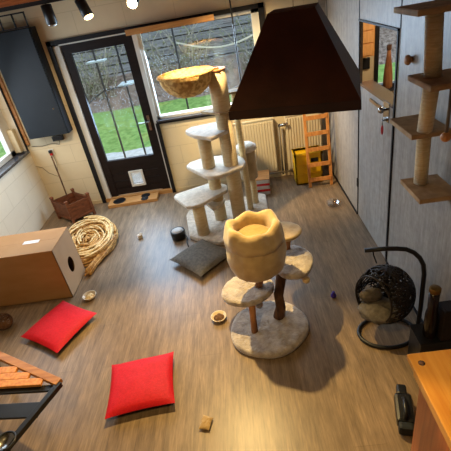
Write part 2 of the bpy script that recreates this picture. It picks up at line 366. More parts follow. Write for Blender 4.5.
# --- ceiling beams
for i, (y, z0) in enumerate(((-.80, 2.535), (-2.2, 2.72), (-3.8, 2.72), (-5.4, 2.72))):
    struct(MB().b2(0, XR, y-.09, y+.09, z0, ZC).build('trim_8', 'beam'))
# --- next room
struct(MB().b2(5.75, 5.85, YB, 0, 0, ZC).build('wall_next_right', 'cream'))
struct(wall_holes(XR+.03, 6.0, 0, ZC, [(4.56, 5.5, .98, 1.78)], lambda mb, a, b, c, d: mb.b2(a, b, 0, WT, c, d)).build('wall_next_back', 'cream'))
w3 = struct(MB().b2(4.56, 4.605, -.02, .08, .98, 1.78).b2(5.45, 5.5, -.02, .08, .98, 1.78).b2(4.56, 5.5, -.02, .08, 1.74, 1.78).b2(4.56, 5.5, -.02, .08, .98, 1.02).build('window_3', 'black'))
MB().b2(4.605, 5.45, .03, .036, 1.02, 1.74).build('pane', 'glass', w3)
MB().b2(4.52, 5.54, -.12, 0, .955, .98).build('window_sill', 'sill', w3)
cb = thing('wall_cupboard', (4.30, -.12, 1.42), 'orange wooden drawer unit on the wall seen through the grey door opening', 'cupboard')
MB().b2(-.18, .18, -.11, .119, 0, .42).build('body', 'orange', cb)
for i in range(3):
    dr = MB().b2(-.165, .165, -.125, -.11, .02+i*.132, .135+i*.132).build('drawer', 'orange', cb)
    MB().b2(-.04, .04, -.135, -.125, .075+i*.132, .09+i*.132).build('handle', 'black', dr)
o = MB().b2(4.41, 4.50, -.03, -.001, 1.24, 1.37, .005).build('wall_box', 'plastic', origin=(4.45, 0, 1.3)); tag(o, 'small black box on the cream wall below the orange drawer unit', 'wall box')
k = thing('tall_vase', (4.71, -.06, .98), 'tall brown vase on the sill of the far window behind the grey door', 'vase')
MB().lathe([(.04, 0), (.055, .02), (.055, .12), (.045, .24), (.03, .34), (.02, .439), (.0, .44)], (0, 0, 0), 16).build('body', 'branch', k)
MB().lathe([(.020, .44), (.028, .455), (.026, .50), (0, .505)], (0, 0, 0), 16).build('rim', 'bark', k)

# ------------------------------------------------------------------ outside
struct(MB().b2(-4, 8, .29, 2.25, -.1, -.02).build('patio', 'patio'))
def ground(x0, x1, y0, y1, zf, name, m, nx=30, ny=12, amp=.03):
    mb = MB(); V = [[mb.bm.verts.new((x0+(x1-x0)*i/nx, y0+(y1-y0)*j/ny, zf((y0+(y1-y0)*j/ny))+amp*noise.noise(Vector((i*.9, j*.9, 0))))) for i in range(nx+1)] for j in range(ny+1)]
    for j in range(ny):
        for i in range(nx):
            f = mb.bm.faces.new((V[j][i], V[j][i+1], V[j+1][i+1], V[j+1][i])); f.smooth = True
    return struct(mb.build(name, m))
ground(-6, 9, 2.2, 4.6, lambda y: -.03+(y-2.2)*.12, 'lawn', 'grass')
ground(-6, 9, 4.5, 5.6, lambda y: .2+(y-4.5)*.62, 'bank', 'soil', amp=.10)
fe = thing('garden_fence', (1.5, 5.75, .72), 'weathered grey board fence behind the lawn outside', 'fence')
for x in range(-7, 9, 2): MB().b2(x-.05, x+.05, .02, .1, -.15, 1.9).build('post', 'fence', fe)
mb = MB()
for i in range(10): mb.b2(-7.2, 7.5, -.02+.012*(i%2), .02+.012*(i%2), .0+i*.2, .17+i*.2)
mb.build('boards', 'fence', fe); MB().b2(-7.2, 7.5, .10, .12, -.1, 1.9).build('backing', 'trim', fe)
hs = thing('garden_shed', (-2.2, 8.8, .6), 'pale building beyond the garden fence', 'building')
MB().b2(-3, 4.5, 0, 2, 0, 3.2).build('wall', 'patio', hs); MB().b2(-3.2, 4.7, -.2, 2.2, 3.2, 3.35).build('roof', 'fence', hs)
def shrub(x, y, z, w, h, n, seed, name, label, leaves):
    random.seed(seed); t = thing(name, (x, y, z), label, 'shrub'); mb = MB(); lf = MB()
    for i in range(n):
        px = random.uniform(-w, w); p = Vector((px, random.uniform(-.1, .1), 0)); d = Vector((random.uniform(-.5, .5), random.uniform(-.1, .1), 1)).normalized()
        pts = [p.copy()]; L_ = h*random.uniform(.5, 1.1)
        for k in range(6):
            d = (d+Vector((random.uniform(-.45, .45), random.uniform(-.08, .08), random.uniform(-.3, .15)))).normalized(); p = p+d*L_/6; pts.append(p.copy())
        r = random.uniform(.008, .026); mb.tube(pts, [r*(1-.13*k) for k in range(7)], 4)
        for q in pts[1:]:
            for _ in range(leaves):
                c = q+Vector((random.gauss(0, .12), random.gauss(0, .06), random.gauss(0, .1))); a = Vector([random.gauss(0, 1) for _ in range(3)]).normalized()*random.uniform(.015, .035)
                b = a.cross(Vector([random.gauss(0, 1) for _ in range(3)])).normalized()*a.length*.8
                lf.quad(c-a, c+b, c+a, c-b)
    mb.build('branches', 'twig', t); lf.build('foliage', 'ivy', t)
shrub(-.6, 5.05, .45, .5, 1.6, 44, 3, 'shrub', 'tangled half-bare shrub outside, seen through the glazed door', 4)
shrub(1.6, 5.05, .45, .55, 1.7, 48, 4, 'shrub', 'tangled bare shrub outside behind the hammock basket window', 3)
shrub(3.8, 5.05, .45, .5, 1.5, 40, 5, 'shrub', 'leafy brown shrub outside behind the right part of the window', 5)
random.seed(11)
# outdoor cat run just beyond the glass
for (x, y, lab) in ((.98, .85, 'left dark post of the outdoor cat run, behind the glazed door'), (1.31, .85, 'right dark post of the outdoor cat run, behind the glazed door'), (2.12, .85, 'dark post of the outdoor cat run behind the window, left of the hammock basket post'), (3.45, .85, 'dark post of the outdoor cat run at the right end of the white rope')):
    tag(MB().b2(x-.012, x+.012, y-.012, y+.012, -.025, 2.6).build('metal_post', 'catio', origin=(x, y, -.02)), lab, 'post')
tag(MB().tube([(.6, .85, 1.16), (.79, .85, 1.28), (.960, .85, 1.355)], .01, 6).tube([(1.0, .85, 1.36), (1.15, .85, 1.37), (1.29, .85, 1.385)], .012, 6).build('support_bracket', 'catio', origin=(.98, .85, 1.36)), 'dark branching bracket between the outdoor posts behind the door', 'bracket')
tag(MB().b2(.86, 1.12, .75, .93, 1.755, 1.775, .004).build('perch_board', 'plank', origin=(1, .85, 1.75)), 'upper white perch board outside behind the door glass', 'perch')
tag(MB().b2(1.22, 1.43, .72, .98, 1.40, 1.42, .004).build('perch_board', 'plank', origin=(1.3, .85, 1.4)), 'lower white perch board outside behind the door glass', 'perch')
pts = [(2.138+1.30*t, .85, 1.82-.16*math.sin(PI*t)+.02*t) for t in [i/24 for i in range(25)]]
tag(MB().tube(pts, .012, 6).build('rope', 'rope', origin=(2.9, .82, 1.7)), 'white rope swag strung outside across the window', 'rope')

# ------------------------------------------------------------------ back wall things
t = thing('wall_cabinet', (.42, 0, 1.10), 'slate grey wall cabinet hung in the left corner beside the door', 'cabinet')
MB().b2(-.26, .26, -.155, -.003, 0, 1.23).build('body', 'slate', t)
MB().b2(-.257, .248, -.175, -.156, .005, 1.225, .003).build('door', 'slate', t)
MB().ball((.19, -.182, .33), .009).build('knob', 'brass', t)
t = thing('wire_rack', (.42, -.10, 2.335), 'black wire rack standing on top of the slate wall cabinet', 'rack')
mb = MB()
for x in (-.05, .1, .24):
    mb.b2(x-.008, x+.008, -.045, -.03, 0, .15)
mb.b2(-.26, .25, -.045, -.03, .14, .155).b2(-.26, .25, -.045, -.03, 0, .012)
mb.build('frame', 'black', t)
# track with spotlights
t = thing('lighting_track', (1.6, -.85, 2.50), 'black ceiling lighting track below the wooden beam', 'track')
MB().b2(-1.2, 1.4, -.02, .02, 0, .035).build('rail', 'black', t)
emb = emis('lamp_glow', (1, .66, .28), 9); emw = emis('bulb_glow', (1, .74, .4), 30)
def spot(x, y, z, tilt, az, lit, label):
    t = thing('spotlight', (x, y, z), label, 'spotlight', 'track spotlights')
    R_ = Matrix.Rotation(az, 4, 'Z') @ Matrix.Rotation(tilt, 4, 'X')
    MB().tube([(0, 0, 2.4995-z), (0, 0, .088), R_ @ Vector((0, 0, .05))], .008, 8).build('stem', 'black', t)
    MB().lathe([(.034, .092), (.050, .085), (.052, -.075), (.047, -.078), (.045, -.05), (.0, -.045)], (0, 0, 0), 20, m=R_, cap=True).build('lamp_head', 'black', t)
    MB().lathe([(.046, -.076), (.045, -.084), (.036, -.092), (0, -.098)], (0, 0, 0), 16, m=R_).build('bulb', (emb if tilt > -.6 else emw) if lit else M['steel'], t)
    if lit:
        d = (R_.to_3x3() @ Vector((0, 0, -1)))
        light('spotlight_beam', 'SPOT', Vector((x, y, z))+d*.10, Vector((x, y, z))+d*2, lit, WARM, spot_size=1.5, spot_blend=.8, shadow_soft_size=.03)
spot(1.205, -.85, 2.405, .05, 0, 0, 'unlit black spotlight hanging from the track above the slate cabinet')
spot(1.55, -.85, 2.405, -.42, .9, 26, 'lit black spotlight turned sideways, between the unlit one and the bare glowing one')
spot(2.03, -.85, 2.405, -1.15, -.12, 22, 'spotlight with its glowing bulb facing the camera, rightmost on the track')
# shelf above the window
t = tag(MB().b2(1.72, 2.72, -.17, -.031, 2.085, 2.10).b2(1.72, 2.73, -.18, -.165, 2.07, 2.13).build('wall_shelf', 'woodx', origin=(2.2, 0, 2.09)), 'narrow orange wooden shelf along the top of the window', 'shelf')  # lighter oak carries the lamp glow on the board as colour
tag(MB().tube([(2.925, -.12, ZC), (2.93, -.12, 1.9), (2.93, -.12, 1.05)], .009, 8).build('power_cable', 'black', origin=(2.93, -.12, ZC)), 'thin black cable hanging down in front of the window', 'cable')
# small boxes, outlets and wires at left
tag(MB().b2(.39, .53, -.06, -.002, 1.0, 1.06, .004).build('router_box', 'plastic', origin=(.46, 0, 1.0)), 'small flat black box on the wall under the slate cabinet', 'box')
t = thing('wall_socket', (.29, 0, .85), 'wall socket with black and red plugs above the wooden crate', 'socket')
MB().b2(-.035, .035, -.015, -.001, -.04, .04, .003).build('face_plate', 'white', t)
MB().b2(-.02, .02, -.055, -.016, -.0, .035, .004).build('plug', 'plastic', t); MB().b2(-.015, .015, -.05, -.016, -.035, -.004, .004).build('plug', 'redp', t)
tag(MB().tube([(.46, -.012, .998), (.44, -.012, .94), (.34, -.01, .965), (.2, -.01, .95), (.06, -.01, .97)], .004, 6).tube([(.30, -.02, .81), (.305, -.015, .7), (.28, -.012, .6), (.25, -.012, .5), (.14, -.012, .57), (.08, -.012, .66), (.012, -.03, .70)], .003, 6).build('power_cable', 'pipe', origin=(.3, 0, .8)), 'thin cable looping across the wall below the socket', 'cable')

# wooden planter crate, rotated
t = thing('wooden_crate', (.44, -.33, 0), 'dark reddish wooden planter crate in the left back corner', 'crate', rz=0)
CP = {'F': (.47, -.53), 'R': (.70, -.34), 'B': (.42, -.12), 'L': (.19, -.31)}
org = (.44, -.33, 0)
def rel(p): return (p[0]-org[0], p[1]-org[1])
ks = ['F', 'R', 'B', 'L']
for i in range(4):
    a, b = CP[ks[i]], CP[ks[(i+1) % 4]]; L_ = math.dist(a, b); ang = math.atan2(b[1]-a[1], b[0]-a[0]); mid = ((a[0]+b[0])/2-org[0], (a[1]+b[1])/2-org[1])
    pm = MB().box((mid[0], mid[1], .165), (L_-.03, .018, .23), rz=ang).box((mid[0], mid[1], .265), (L_-.02, .026, .03), rz=ang, bev=.003).box((mid[0], mid[1], .065), (L_-.02, .026, .03), rz=ang, bev=.003)
    pm.build('side_panel', 'crate', t)
    x, y = rel(a)
    MB().box((x, y, .155), (.034, .034, .31), rz=ang, bev=.003).box((x, y, .322), (.044, .044, .022), rz=ang, bev=.006).build('corner_post', 'crate', t)
MB().prism([rel(CP[q]) for q in ks], .05, .062).build('bottom_board', 'crate', t)
tag(MB().tube([(.36, -.22, .07), (.31, -.10, .48), (.275, -.028, .80)], .010, 8).build('toy_wand', 'bark', origin=(.36, -.22, .066)), 'thin dark stick standing in the wooden crate and leaning on the wall', 'stick')

# radiators and pipe
def radiator(x0, x1, label):
    t = thing('radiator', ((x0+x1)/2, -.06, .12), label, 'radiator', 'cream radiators under the window'); w = (x1-x0)/2
    mb = MB().b2(-w, w, -.025, .0, 0, .72, .004); n = int((x1-x0)/.035)
    for i in range(n):
        x = -w+.02+i*(2*w-.04)/(n-1); mb.b2(x-.009, x+.009, -.037, -.025, .03, .69, .003)
    mb.build('panel', 'rad', t)
    MB().b2(-w, w, -.037, .02, .72, .735).build('top_grille', 'rad', t)
    MB().b2(-w+.05, -w+.08, 0, .059, .1, .6).build('bracket', 'rad', t); MB().b2(w-.08, w-.05, 0, .059, .1, .6).build('bracket', 'rad', t)
radiator(2.55, 3.27, 'left cream ribbed radiator behind the tall cat tree')
radiator(3.42, 3.88, 'right cream ribbed radiator behind the yellow crate and ladder')
t = thing('heating_pipe', (3.335, -.09, .06), 'grey heating pipe with valve between the two radiators', 'pipe')
MB().tube([(0, 0, .0), (0, 0, .70)], .014, 10).tube([(-.19, -.03, .045), (.10, -.03, .045)], .012, 8).tube([(.035, -.02, .02), (.035, -.02, .64)], .011, 8).build('pipe_run', 'pipe', t)
MB().tube([(.0, 0, .68), (.04, -.03, .69), (.11, -.05, .70)], .02, 10).build('valve', 'steel', t)

# yellow crate
t = thing('plastic_crate', (3.64, -.27, 0), 'yellow plastic crate behind the pine ladder', 'crate')
for (x0, x1, lab) in ((-.17, .17, 1),):
    mb = MB()
    for (a, b, c, d) in ((-.17, -.155, -.11, .11), (.155, .17, -.11, .11), (-.17, .17, -.11, -.095), (-.17, .17, .095, .11)): mb.b2(a, b, c, d, 0, .42)
    mb.b2(-.17, .17, -.11, .11, 0, .015).b2(-.18, .18, -.12, -.095, .395, .42).b2(-.18, .18, .095, .12, .395, .42).b2(-.18, -.155, -.12, .12, .395, .42).b2(.155, .18, -.12, .12, .395, .42)
    for z in (.13, .26): mb.b2(-.176, .176, -.116, -.11, z, z+.015).b2(-.176, -.17, -.116, .11, z, z+.015)
    mb.build('body', 'yellow', t)
MB().b2(.03, .12, -.117, -.111, .30, .35).build('hand_hole_shade', 'hole', t); MB().b2(-.154, .154, -.094, .094, .38, .392).build('lid', 'yellow', t)  # hand hole is a dark slab, its inner shade painted on
# ladder leaning
t = thing('ladder', (3.76, -.50, 0), 'small pine ladder with flat rungs leaning in the right back corner', 'ladder')
H = 1.30; lean = .22
for s in (-1, 1):
    MB().box((s*.135, lean/2, H/2), (.035, .022, math.hypot(H, lean)), rx=-math.atan2(lean, H), bev=.003).build('rail', 'ladder', t)
for i in range(7):
    z = .10+i*.19; MB().box((0, lean*z/H-.012, z), (.27, .018, .05), rx=-math.atan2(lean, H), bev=.003).build('rung', 'ladder', t)
tag(MB().box((3.80, -.25, .5), (.12, .03, .0001+.9), rx=-.0).build('dark_board', 'plastic', origin=(3.8, -.25, .05)), 'dark narrow board standing behind the pine ladder', 'board') if False else None
# small striped box
t = thing('striped_crate', (2.98, -.38, 0), 'small wooden crate with red and white striped front behind the tall cat tree', 'crate', rz=-.08)
MB().b2(-.14, .14, -.13, .15, 0, .012).b2(-.14, -.128, -.13, .15, 0, .21).b2(.128, .14, -.13, .15, 0, .21).b2(-.14, .14, .138, .15, 0, .21).b2(-.14, .14, -.13, -.118, 0, .21).build('body', 'graywhite', t)
MB().b2(-.145, .145, -.135, .155, .2105, .222, .003).build('lid', 'wood', t)
for z in (.05, .13): MB().b2(-.141, .141, -.134, -.1301, z, z+.03).build('stripe', 'redp', t)

# ------------------------------------------------------------------ feeding tray by the door
t = thing('feeding_tray', (1.22, -.13, 0), 'light wooden feeding tray holding dark bowls at the door', 'feeder', rz=.02)
tray = MB()
tray.b2(-.35, .35, -.10, .10, 0, .045, .004)
tray.build('tray', 'woodx', t)
for (x, y, r, nm) in ((-.2, 0, .085, 'bowl'), (.17, .045, .062, 'bowl'), (.17, -.055, .05, 'bowl')):
    MB().lathe([(r, .0452), (r*1.06, .052), (r*.92, .054), (r*.7, .0475), (0, .0465)], (x, y, 0), 24, fn=None).build(nm, 'plastic', t)

# ------------------------------------------------------------------ straw bundle coil
t = thing('straw_coil', (.86, -1.12, 0), 'large coiled bundle of golden straw cane between the crate and the cardboard box', 'coil')
def strands(n, rlo, rhi, zlo, zhi, seed, thick, lmin=1.6, lmax=3.6):
    random.seed(seed); mb = MB(); cr, sr = math.cos(.30), math.sin(.30)
    for i in range(n):
        r = random.uniform(rlo, rhi); z = random.uniform(zlo, zhi); b0 = random.uniform(0, 2*PI); b1 = b0+random.uniform(lmin, lmax); ph = random.uniform(0, 6)
        pts = []
        for k in range(17):
            a = b0+(b1-b0)*k/16; rr = r+.012*math.sin(2*a+ph)+.006*math.sin(5*a+ph)
            x, y = rr*math.cos(a)*.92, rr*math.sin(a)*1.33
            pts.append((x*cr-y*sr, x*sr+y*cr, max(thick, z+.010*math.sin(3*a+ph*2))))
        mb.tube(pts, thick*random.uniform(.8, 1.3), 6)
    return mb
strands(70, .25, .36, .02, .10, 1, .012).build('outer_strands', 'straw', t)
strands(22, .24, .35, .10, .13, 2, .009, 1.2, 2.4).build('pale_strands', 'strawl', t)
strands(46, .03, .22, .015, .08, 3, .011).build('inner_strands', 'straw', t)
strands(12, .08, .22, .085, .11, 4, .009, 1.2, 2.4).build('pale_strands', 'strawl', t)
random.seed(8); mb = MB()
for i in range(16):
    o_ = random.uniform(-.03, .04); z = random.uniform(.014, .06)
    mb.tube([(.30+o_, -.22, z+.04), (.25+o_, -.38, z+.02), (.20+o_*.8, -.50, z), (.17+o_, -.62-random.uniform(0, .06), z)], .010, 6)
mb.build('loose_end', 'straw', t)

# ------------------------------------------------------------------ cardboard box
t = thing('cardboard_box', (.52, -1.88, 0), 'large brown cardboard box lying closed with a round hole in its end', 'box')
BX0, BX1, BY0, BY1, BZ = -.49, .45, -.22, .21, .56
th = .006
MB().b2(BX0, BX1, BY0, BY0+th, 0, BZ).b2(BX0, BX1, BY1-th, BY1, 0, BZ).b2(BX0, BX1, BY0, BY1, 0, th).b2(BX0, BX0+th, BY0, BY1, 0, BZ).b2(BX0, BX1, BY0, -.002, BZ, BZ+th).b2(BX0, BX1, .0, BY1, BZ, BZ+th).build('carton', 'card', t)
mb = MB(); n = 32; hy, hz, hr1, hr2 = -.005, .25, .062, .085
rows = []
for k in range(n):
    a = 2*PI*k/n; ca, sa = math.cos(a), math.sin(a)
    inner = (BX1, hy+hr1*ca, hz+hr2*sa)
    sc = min((BY1-hy)/ca if ca > 1e-6 else 9e9, (BY0-hy)/ca if ca < -1e-6 else 9e9, (BZ-hz)/sa if sa > 1e-6 else 9e9, (-hz)/sa if sa < -1e-6 else 9e9)
    rows.append((mb.bm.verts.new(inner), mb.bm.verts.new((BX1, hy+sc*ca, hz+sc*sa))))
for (y, z) in ((BY1, BZ), (BY0, BZ), (BY0, 0), (BY1, 0)): pass
for k in range(n):
    a, b = rows[k], rows[(k+1) % n]; 
    p, q = a[1].co, b[1].co
    if abs(p.y-q.y) > 1e-5 and abs(p.z-q.z) > 1e-5:
        cy_ = BY1 if max(p.y, q.y) > BY1-1e-4 else BY0; cz_ = BZ if max(p.z, q.z) > BZ-1e-4 else 0
        v = mb.bm.verts.new((BX1, cy_, cz_)); mb.bm.faces.new((a[0], a[1], v, b[1], b[0]))
    else: mb.bm.faces.new((a[0], a[1], b[1], b[0]))
bmesh.ops.recalc_face_normals(mb.bm, faces=mb.bm.faces[:])
r_ = bmesh.ops.extrude_face_region(mb.bm, geom=mb.bm.faces[:]); bmesh.ops.translate(mb.bm, vec=(-.005, 0, 0), verts=[v for v in r_['geom'] if isinstance(v, bmesh.types.BMVert)])
bmesh.ops.recalc_face_normals(mb.bm, faces=mb.bm.faces[:])
mb.build('end_panel', 'cardend', t)
MB().b2(.08, .24, -.03, .025, BZ+th+.0003, BZ+th+.001).build('paper_label', 'tape', t)

# dark woven ball toy at left edge
t = MB(); random.seed(9)
for i in range(16):
    a = random.uniform(0, PI); b = random.uniform(0, PI)
    Rm = Matrix.Rotation(a, 3, 'Z') @ Matrix.Rotation(b, 3, 'X')
    t.tube([tuple(Rm @ Vector((.075*math.cos(q), .075*math.sin(q), 0))+Vector((.43, -2.42, .08))) for q in [2*PI*j/20 for j in range(20)]], .004, 5, closed=True)
tag(t.build('woven_ball', 'bark', origin=(.43, -2.42, 0)), 'dark woven wicker ball on the floor at the left edge', 'ball')

# ------------------------------------------------------------------ cushions
def pillow(name, corners, h, label, topm, botm=None, seam=None, lift=0, curl=0, cat='cushion', group=None, pinch=.05):
    cs = [Vector((*c, 0)) for c in corners]; ctr = sum(cs, Vector())/4; n = 22
    def surf(sgn):
        mb = MB(); G = []
        for j in range(n+1):
            row = []
            for i in range(n+1):
                u = i/n; v = j/n; a, b = 2*u-1, 2*v-1
                k = (1-a*a)**.45*(1-b*b)**.45 if abs(a) < 1 and abs(b) < 1 else 0
                pu = a*(1-pinch*(1-b*b)**.9 * (abs(a)**3)); pv = b*(1-pinch*(1-a*a)**.9*(abs(b)**3))
                uu, vv = (pu+1)/2, (pv+1)/2
                p = cs[0]*(1-uu)*(1-vv)+cs[1]*uu*(1-vv)+cs[2]*uu*vv+cs[3]*(1-uu)*vv
                zz = h/2+sgn*h/2*k
                wob = .006*noise.noise(Vector((a*2.5, b*2.5, sgn)))+.004*noise.noise(Vector((a*7, b*3, sgn)))
                zz += wob*k + lift*(a*b)*(.5)
                if sgn < 0: zz = max(.001, zz)
                row.append(mb.bm.verts.new((p.x-ctr.x, p.y-ctr.y, max(.001, zz))))
            G.append(row)
        for j in range(n):
            for i in range(n):
                f = (G[j][i], G[j][i+1], G[j+1][i+1], G[j+1][i]); fc = mb.bm.faces.new(f if sgn > 0 else f[::-1]); fc.smooth = True
        return mb
    t = thing(name, ctr, label, cat, group)
    surf(1).build('top_cover', topm, t); surf(-1).build('underside', botm or topm, t)
    return t
pillow('floor_cushion', [(1.675, -3.525), (2.15, -3.46), (2.095, -3.01), (1.615, -3.07)], .115, 'red square floor cushion with shade painted on its underside, at the lower middle', 'red', 'red_shade', group='red floor cushions')
pillow('floor_cushion', [(1.11, -2.88), (1.33, -2.45), (.92, -2.20), (.68, -2.63)], .115, 'red floor cushion lying askew beside the cardboard box', 'red', 'red_shade', group='red floor cushions')
pillow('pillow', [(2.27, -2.13), (2.60, -1.80), (2.26, -1.46), (1.92, -1.77)], .12, 'grey fabric pillow on the floor at the foot of the tall cat tree', 'grey')
pillow('catnip_bag', [(2.31, -3.64), (2.38, -3.655), (2.405, -3.57), (2.335, -3.54)], .035, 'tiny tan cloth bag on the floor right of the lower red cushion', 'cush', cat='toy')
tag(MB().box((1.49, -1.15, .025), (.055, .045, .05), rz=.5, bev=.01).ball((1.50,-1.135,.045),.018).build('toy_cube', 'plushw', origin=(1.49, -1.15, 0)), 'small beige cube toy on the floor in front of the door', 'toy')
tag(MB().lathe([(.016,0),(.024,.012),(.022,.03),(.010,.045),(.014,.055),(0,.058)], (3.42, -2.575, 0), 16).build('toy_ball', 'purple', origin=(3.42, -2.575, 0)), 'tiny purple toy on the floor between the cat tree and the hanging chair', 'toy')
# bowls
def bowl(x, y, r, label, full):
    t = thing('food_bowl', (x, y, 0), label, 'bowl')
    MB().lathe([(r*.62, 0), (r*.8, .012), (r, .035), (r*1.0, .04), (r*.9, .038), (r*.72, .018), (0, .013)], (0, 0, 0), 28).build('dish', 'ceramic', t)
    MB().lathe([(r*.7, .018), (r*.6, .028), (r*.3, .034), (0, .034)], (0, 0, 0), 24, fn=lambda a, rr, z: (rr, z+.004*math.sin(a*5)*(rr > 0))).build('kibble', full, t)
bowl(2.44, -2.665, .066, 'cream food bowl with brown kibble left of the round cat tree base', 'food')
bowl(1.16, -2.15, .068, 'cream food bowl with pale food between the cardboard box and the upper red cushion', 'strawl')
t = thing('glass_bowl', (3.79, -1.04, 0), 'clear shallow glass bowl on the floor near the grey right wall', 'bowl')
MB().lathe([(.05, 0), (.07, .01), (.088, .045), (.084, .046), (.066, .014), (0, .006)], (0, 0, 0), 28).build('dish', 'clear', t)
# black pot and its cord
t = thing('water_fountain', (1.97, -1.27, 0), 'round black pet fountain with a pale lid on the floor by the tall cat tree', 'fountain')
MB().lathe([(.072, 0), (.082, .01), (.086, .09), (.08, .105), (.07, .105), (.066, .09), (0, .088)], (0, 0, 0), 28).build('pot', 'plastic', t)
MB().lathe([(.068, .0885), (.066, .102), (.03, .112), (0, .114)], (-.004, .004, 0), 24).build('lid', 'graywhite', t)
MB().tube([(.084, -.01, .03), (.10, -.04, .012), (.10, -.12, .008), (.13, -.24, .008)], .006, 8).build('cord', 'plastic', t)

# ------------------------------------------------------------------ tall cat tree
t = thing('cat_tree', (2.5, -1.05, 0), 'tall beige multi-level cat tree with sisal posts and hammock, in front of the window', 'cat tree')
def part(mb, name, m, par=None): return mb.build(name, m, par or t, world=True)
def slab(poly, z0, z1, name, m, par=None, bev=.012): return part(MB().prism(poly, z0, z1, bev), name, m, par)
slab([(2.03, -.85), (2.10, -1.33), (2.17, -1.40), (2.45, -1.56), (2.55, -1.57), (2.95, -1.45), (3.02, -1.35), (3.04, -.6), (2.97, -.54), (2.12, -.68), (2.05, -.75)], 0, .055, 'base', 'plush', bev=.015)
part(MB().cyl(2.69, -1.11, .055, 1.30, .080), 'post', 'sisal')
part(MB().cyl(2.69, -1.11, 1.322, 1.70, .092), 'post', 'sisal')
part(MB().cyl(2.69, -1.11, 1.70, 1.72, .095), 'post_cap', 'wood')
part(MB().cyl(2.27, -1.33, .055, .42, .070), 'post', 'sisal')
part(MB().cyl(2.47, -1.05, .055, .69, .070), 'post', 'sisal')
part(MB().cyl(2.45, -1.10, .735, 1.10, .070), 'post', 'sisal')
part(MB().cyl(2.83, -.93, .055, 1.44, .035), 'post', 'sisal')
low = [(1.99, -1.12), (2.03, -1.20), (2.16, -1.41), (2.24, -1.43), (2.33, -1.40), (2.60, -1.16), (2.60, -1.02), (2.50, -.93), (2.38, -.90), (2.10, -1.02), (2.01, -1.06)]
slab(low, .42, .46, 'platform', 'plushw', bev=.014)
mid = [(2.18, -.95), (2.20, -1.0), (2.42, -1.33), (2.50, -1.37), (2.58, -1.36), (2.81, -1.22), (2.85, -1.10), (2.82, -.92), (2.70, -.82), (2.40, -.77), (2.22, -.86)]
slab(mid, .69, .735, 'platform', 'plushw', bev=.014)
slab([(2.26, -.97), (2.27, -1.04), (2.36, -1.20), (2.55, -1.36), (2.70, -1.22), (2.78, -1.05), (2.72, -.9), (2.60, -.84), (2.32, -.88)], 1.10, 1.14, 'platform', 'plushw', bev=.014)
slab([(2.33, -1.10), (2.42, -1.27), (2.52, -1.18), (2.56, -1.05), (2.50, -.95), (2.38, -.98)], .27, .31, 'platform', 'plushw', bev=.014)
slab([(2.46, -1.02), (2.52, -1.09), (2.66, -1.22), (2.78, -1.18), (2.80, -1.05), (2.70, -1.0), (2.55, -.99)], 1.30, 1.322, 'platform', 'basket', bev=.006)
# scratching barrel at the back right
part(MB().cyl(2.87, -.78, .40, .74, .10), 'barrel', 'basket')
part(MB().lathe([(.11, .74), (.125, .755), (.12, .79), (.08, .82), (0, .83)], (2.87, -.78, 0), 28), 'barrel_cushion', 'plushw')
part(MB().cyl(2.90, -.78, .055, .40, .04), 'post', 'sisal')
# small side perch behind the post
part(MB().b2(2.775, 2.96, -1.04, -.88, 1.44, 1.462, .006), 'platform', 'basket')
part(MB().lathe([(.02, 1.40), (.035, 1.385), (.03, 1.35), (0, 1.335)], (2.87, -.99, 0), 14), 'pompom', 'basket')
# hammock basket: tilted ring with a sagging cloth bowl
hx, hy_, hz_ = 2.40, -1.13, 1.725
ring = part(MB().tube([(hx+.27*math.cos(a), hy_+.25*math.sin(a), hz_+.0*math.cos(a)) for a in [2*PI*i/40 for i in range(40)]], .012, 8, closed=True), 'hammock_ring', 'leaf2')
def hamf(a, r, z): return (r*(1+.02*math.sin(9*a)), z+.008*math.sin(7*a)*(r > .05))
prof = [(.265, 0), (.262, -.04), (.235, -.10), (.19, -.15), (.12, -.195), (.05, -.215), (0, -.22)]
part(MB().lathe(prof+[(.045, -.205), (.11, -.185), (.18, -.14), (.225, -.095), (.252, -.035), (.256, 0)], (hx, hy_, hz_), 40, fn=hamf), 'hammock_cloth', 'leaf2')
part(MB().b2(2.60, 2.72, -1.16, -1.10, 1.715, 1.735), 'ring_arm', 'wood')

# ------------------------------------------------------------------ front cat tree with basket
t = thing('cat_tree', (2.85, -2.87, 0), 'round-based cat tree with tan basket and branch posts in the middle of the floor', 'cat tree')
def disc(x, y, z0, z1, rx, ry, rz, name, m, seed=0, lump=.006):
    def fn(a, r, z): return (r*(1+.03*math.sin(2*a+seed)+.015*math.sin(5*a+seed*2)), z+(lump*noise.noise(Vector((r*math.cos(a)*18+seed, r*math.sin(a)*18, 0))) if z > (z0+z1)/2 else 0))
    h = z1-z0; p = [(0, z0), (.96, z0), (1, z0+h*.25), (1, z0+h*.7), (.96, z1-h*.05)]+[(.96*(1-i/12), z1) for i in range(1, 13)]
    mm = Matrix.Rotation(rz, 4, 'Z') @ Matrix.Diagonal((rx, ry, 1, 1))
    mb = MB(); mb.lathe([(r, z) for r, z in p], (0, 0, 0), 40, fn=lambda a, r, z: fn(a, r, z), m=mm)
    bmesh.ops.translate(mb.bm, vec=(x, y, 0), verts=mb.bm.verts)
    return part(mb, name, m)
disc(2.845, -2.86, 0, .06, .30, .30, 0, 'base', 'plushg', 1, .012)
disc(2.72, -2.70, .285, .335, .205, .185, .3, 'platform', 'plushg', 2, .012)
disc(3.10, -2.67, .475, .52, .15, .20, -.2, 'platform', 'plushg', 3, .012)
disc(3.06, -2.47, .64, .67, .15, .13, 0, 'platform', 'basket', 4, .004)
part(MB().tube([(2.73, -2.91, .055), (2.735, -2.88, .17), (2.74, -2.86, .29)], [.027, .024, .026], 12), 'branch_post', 'branch')
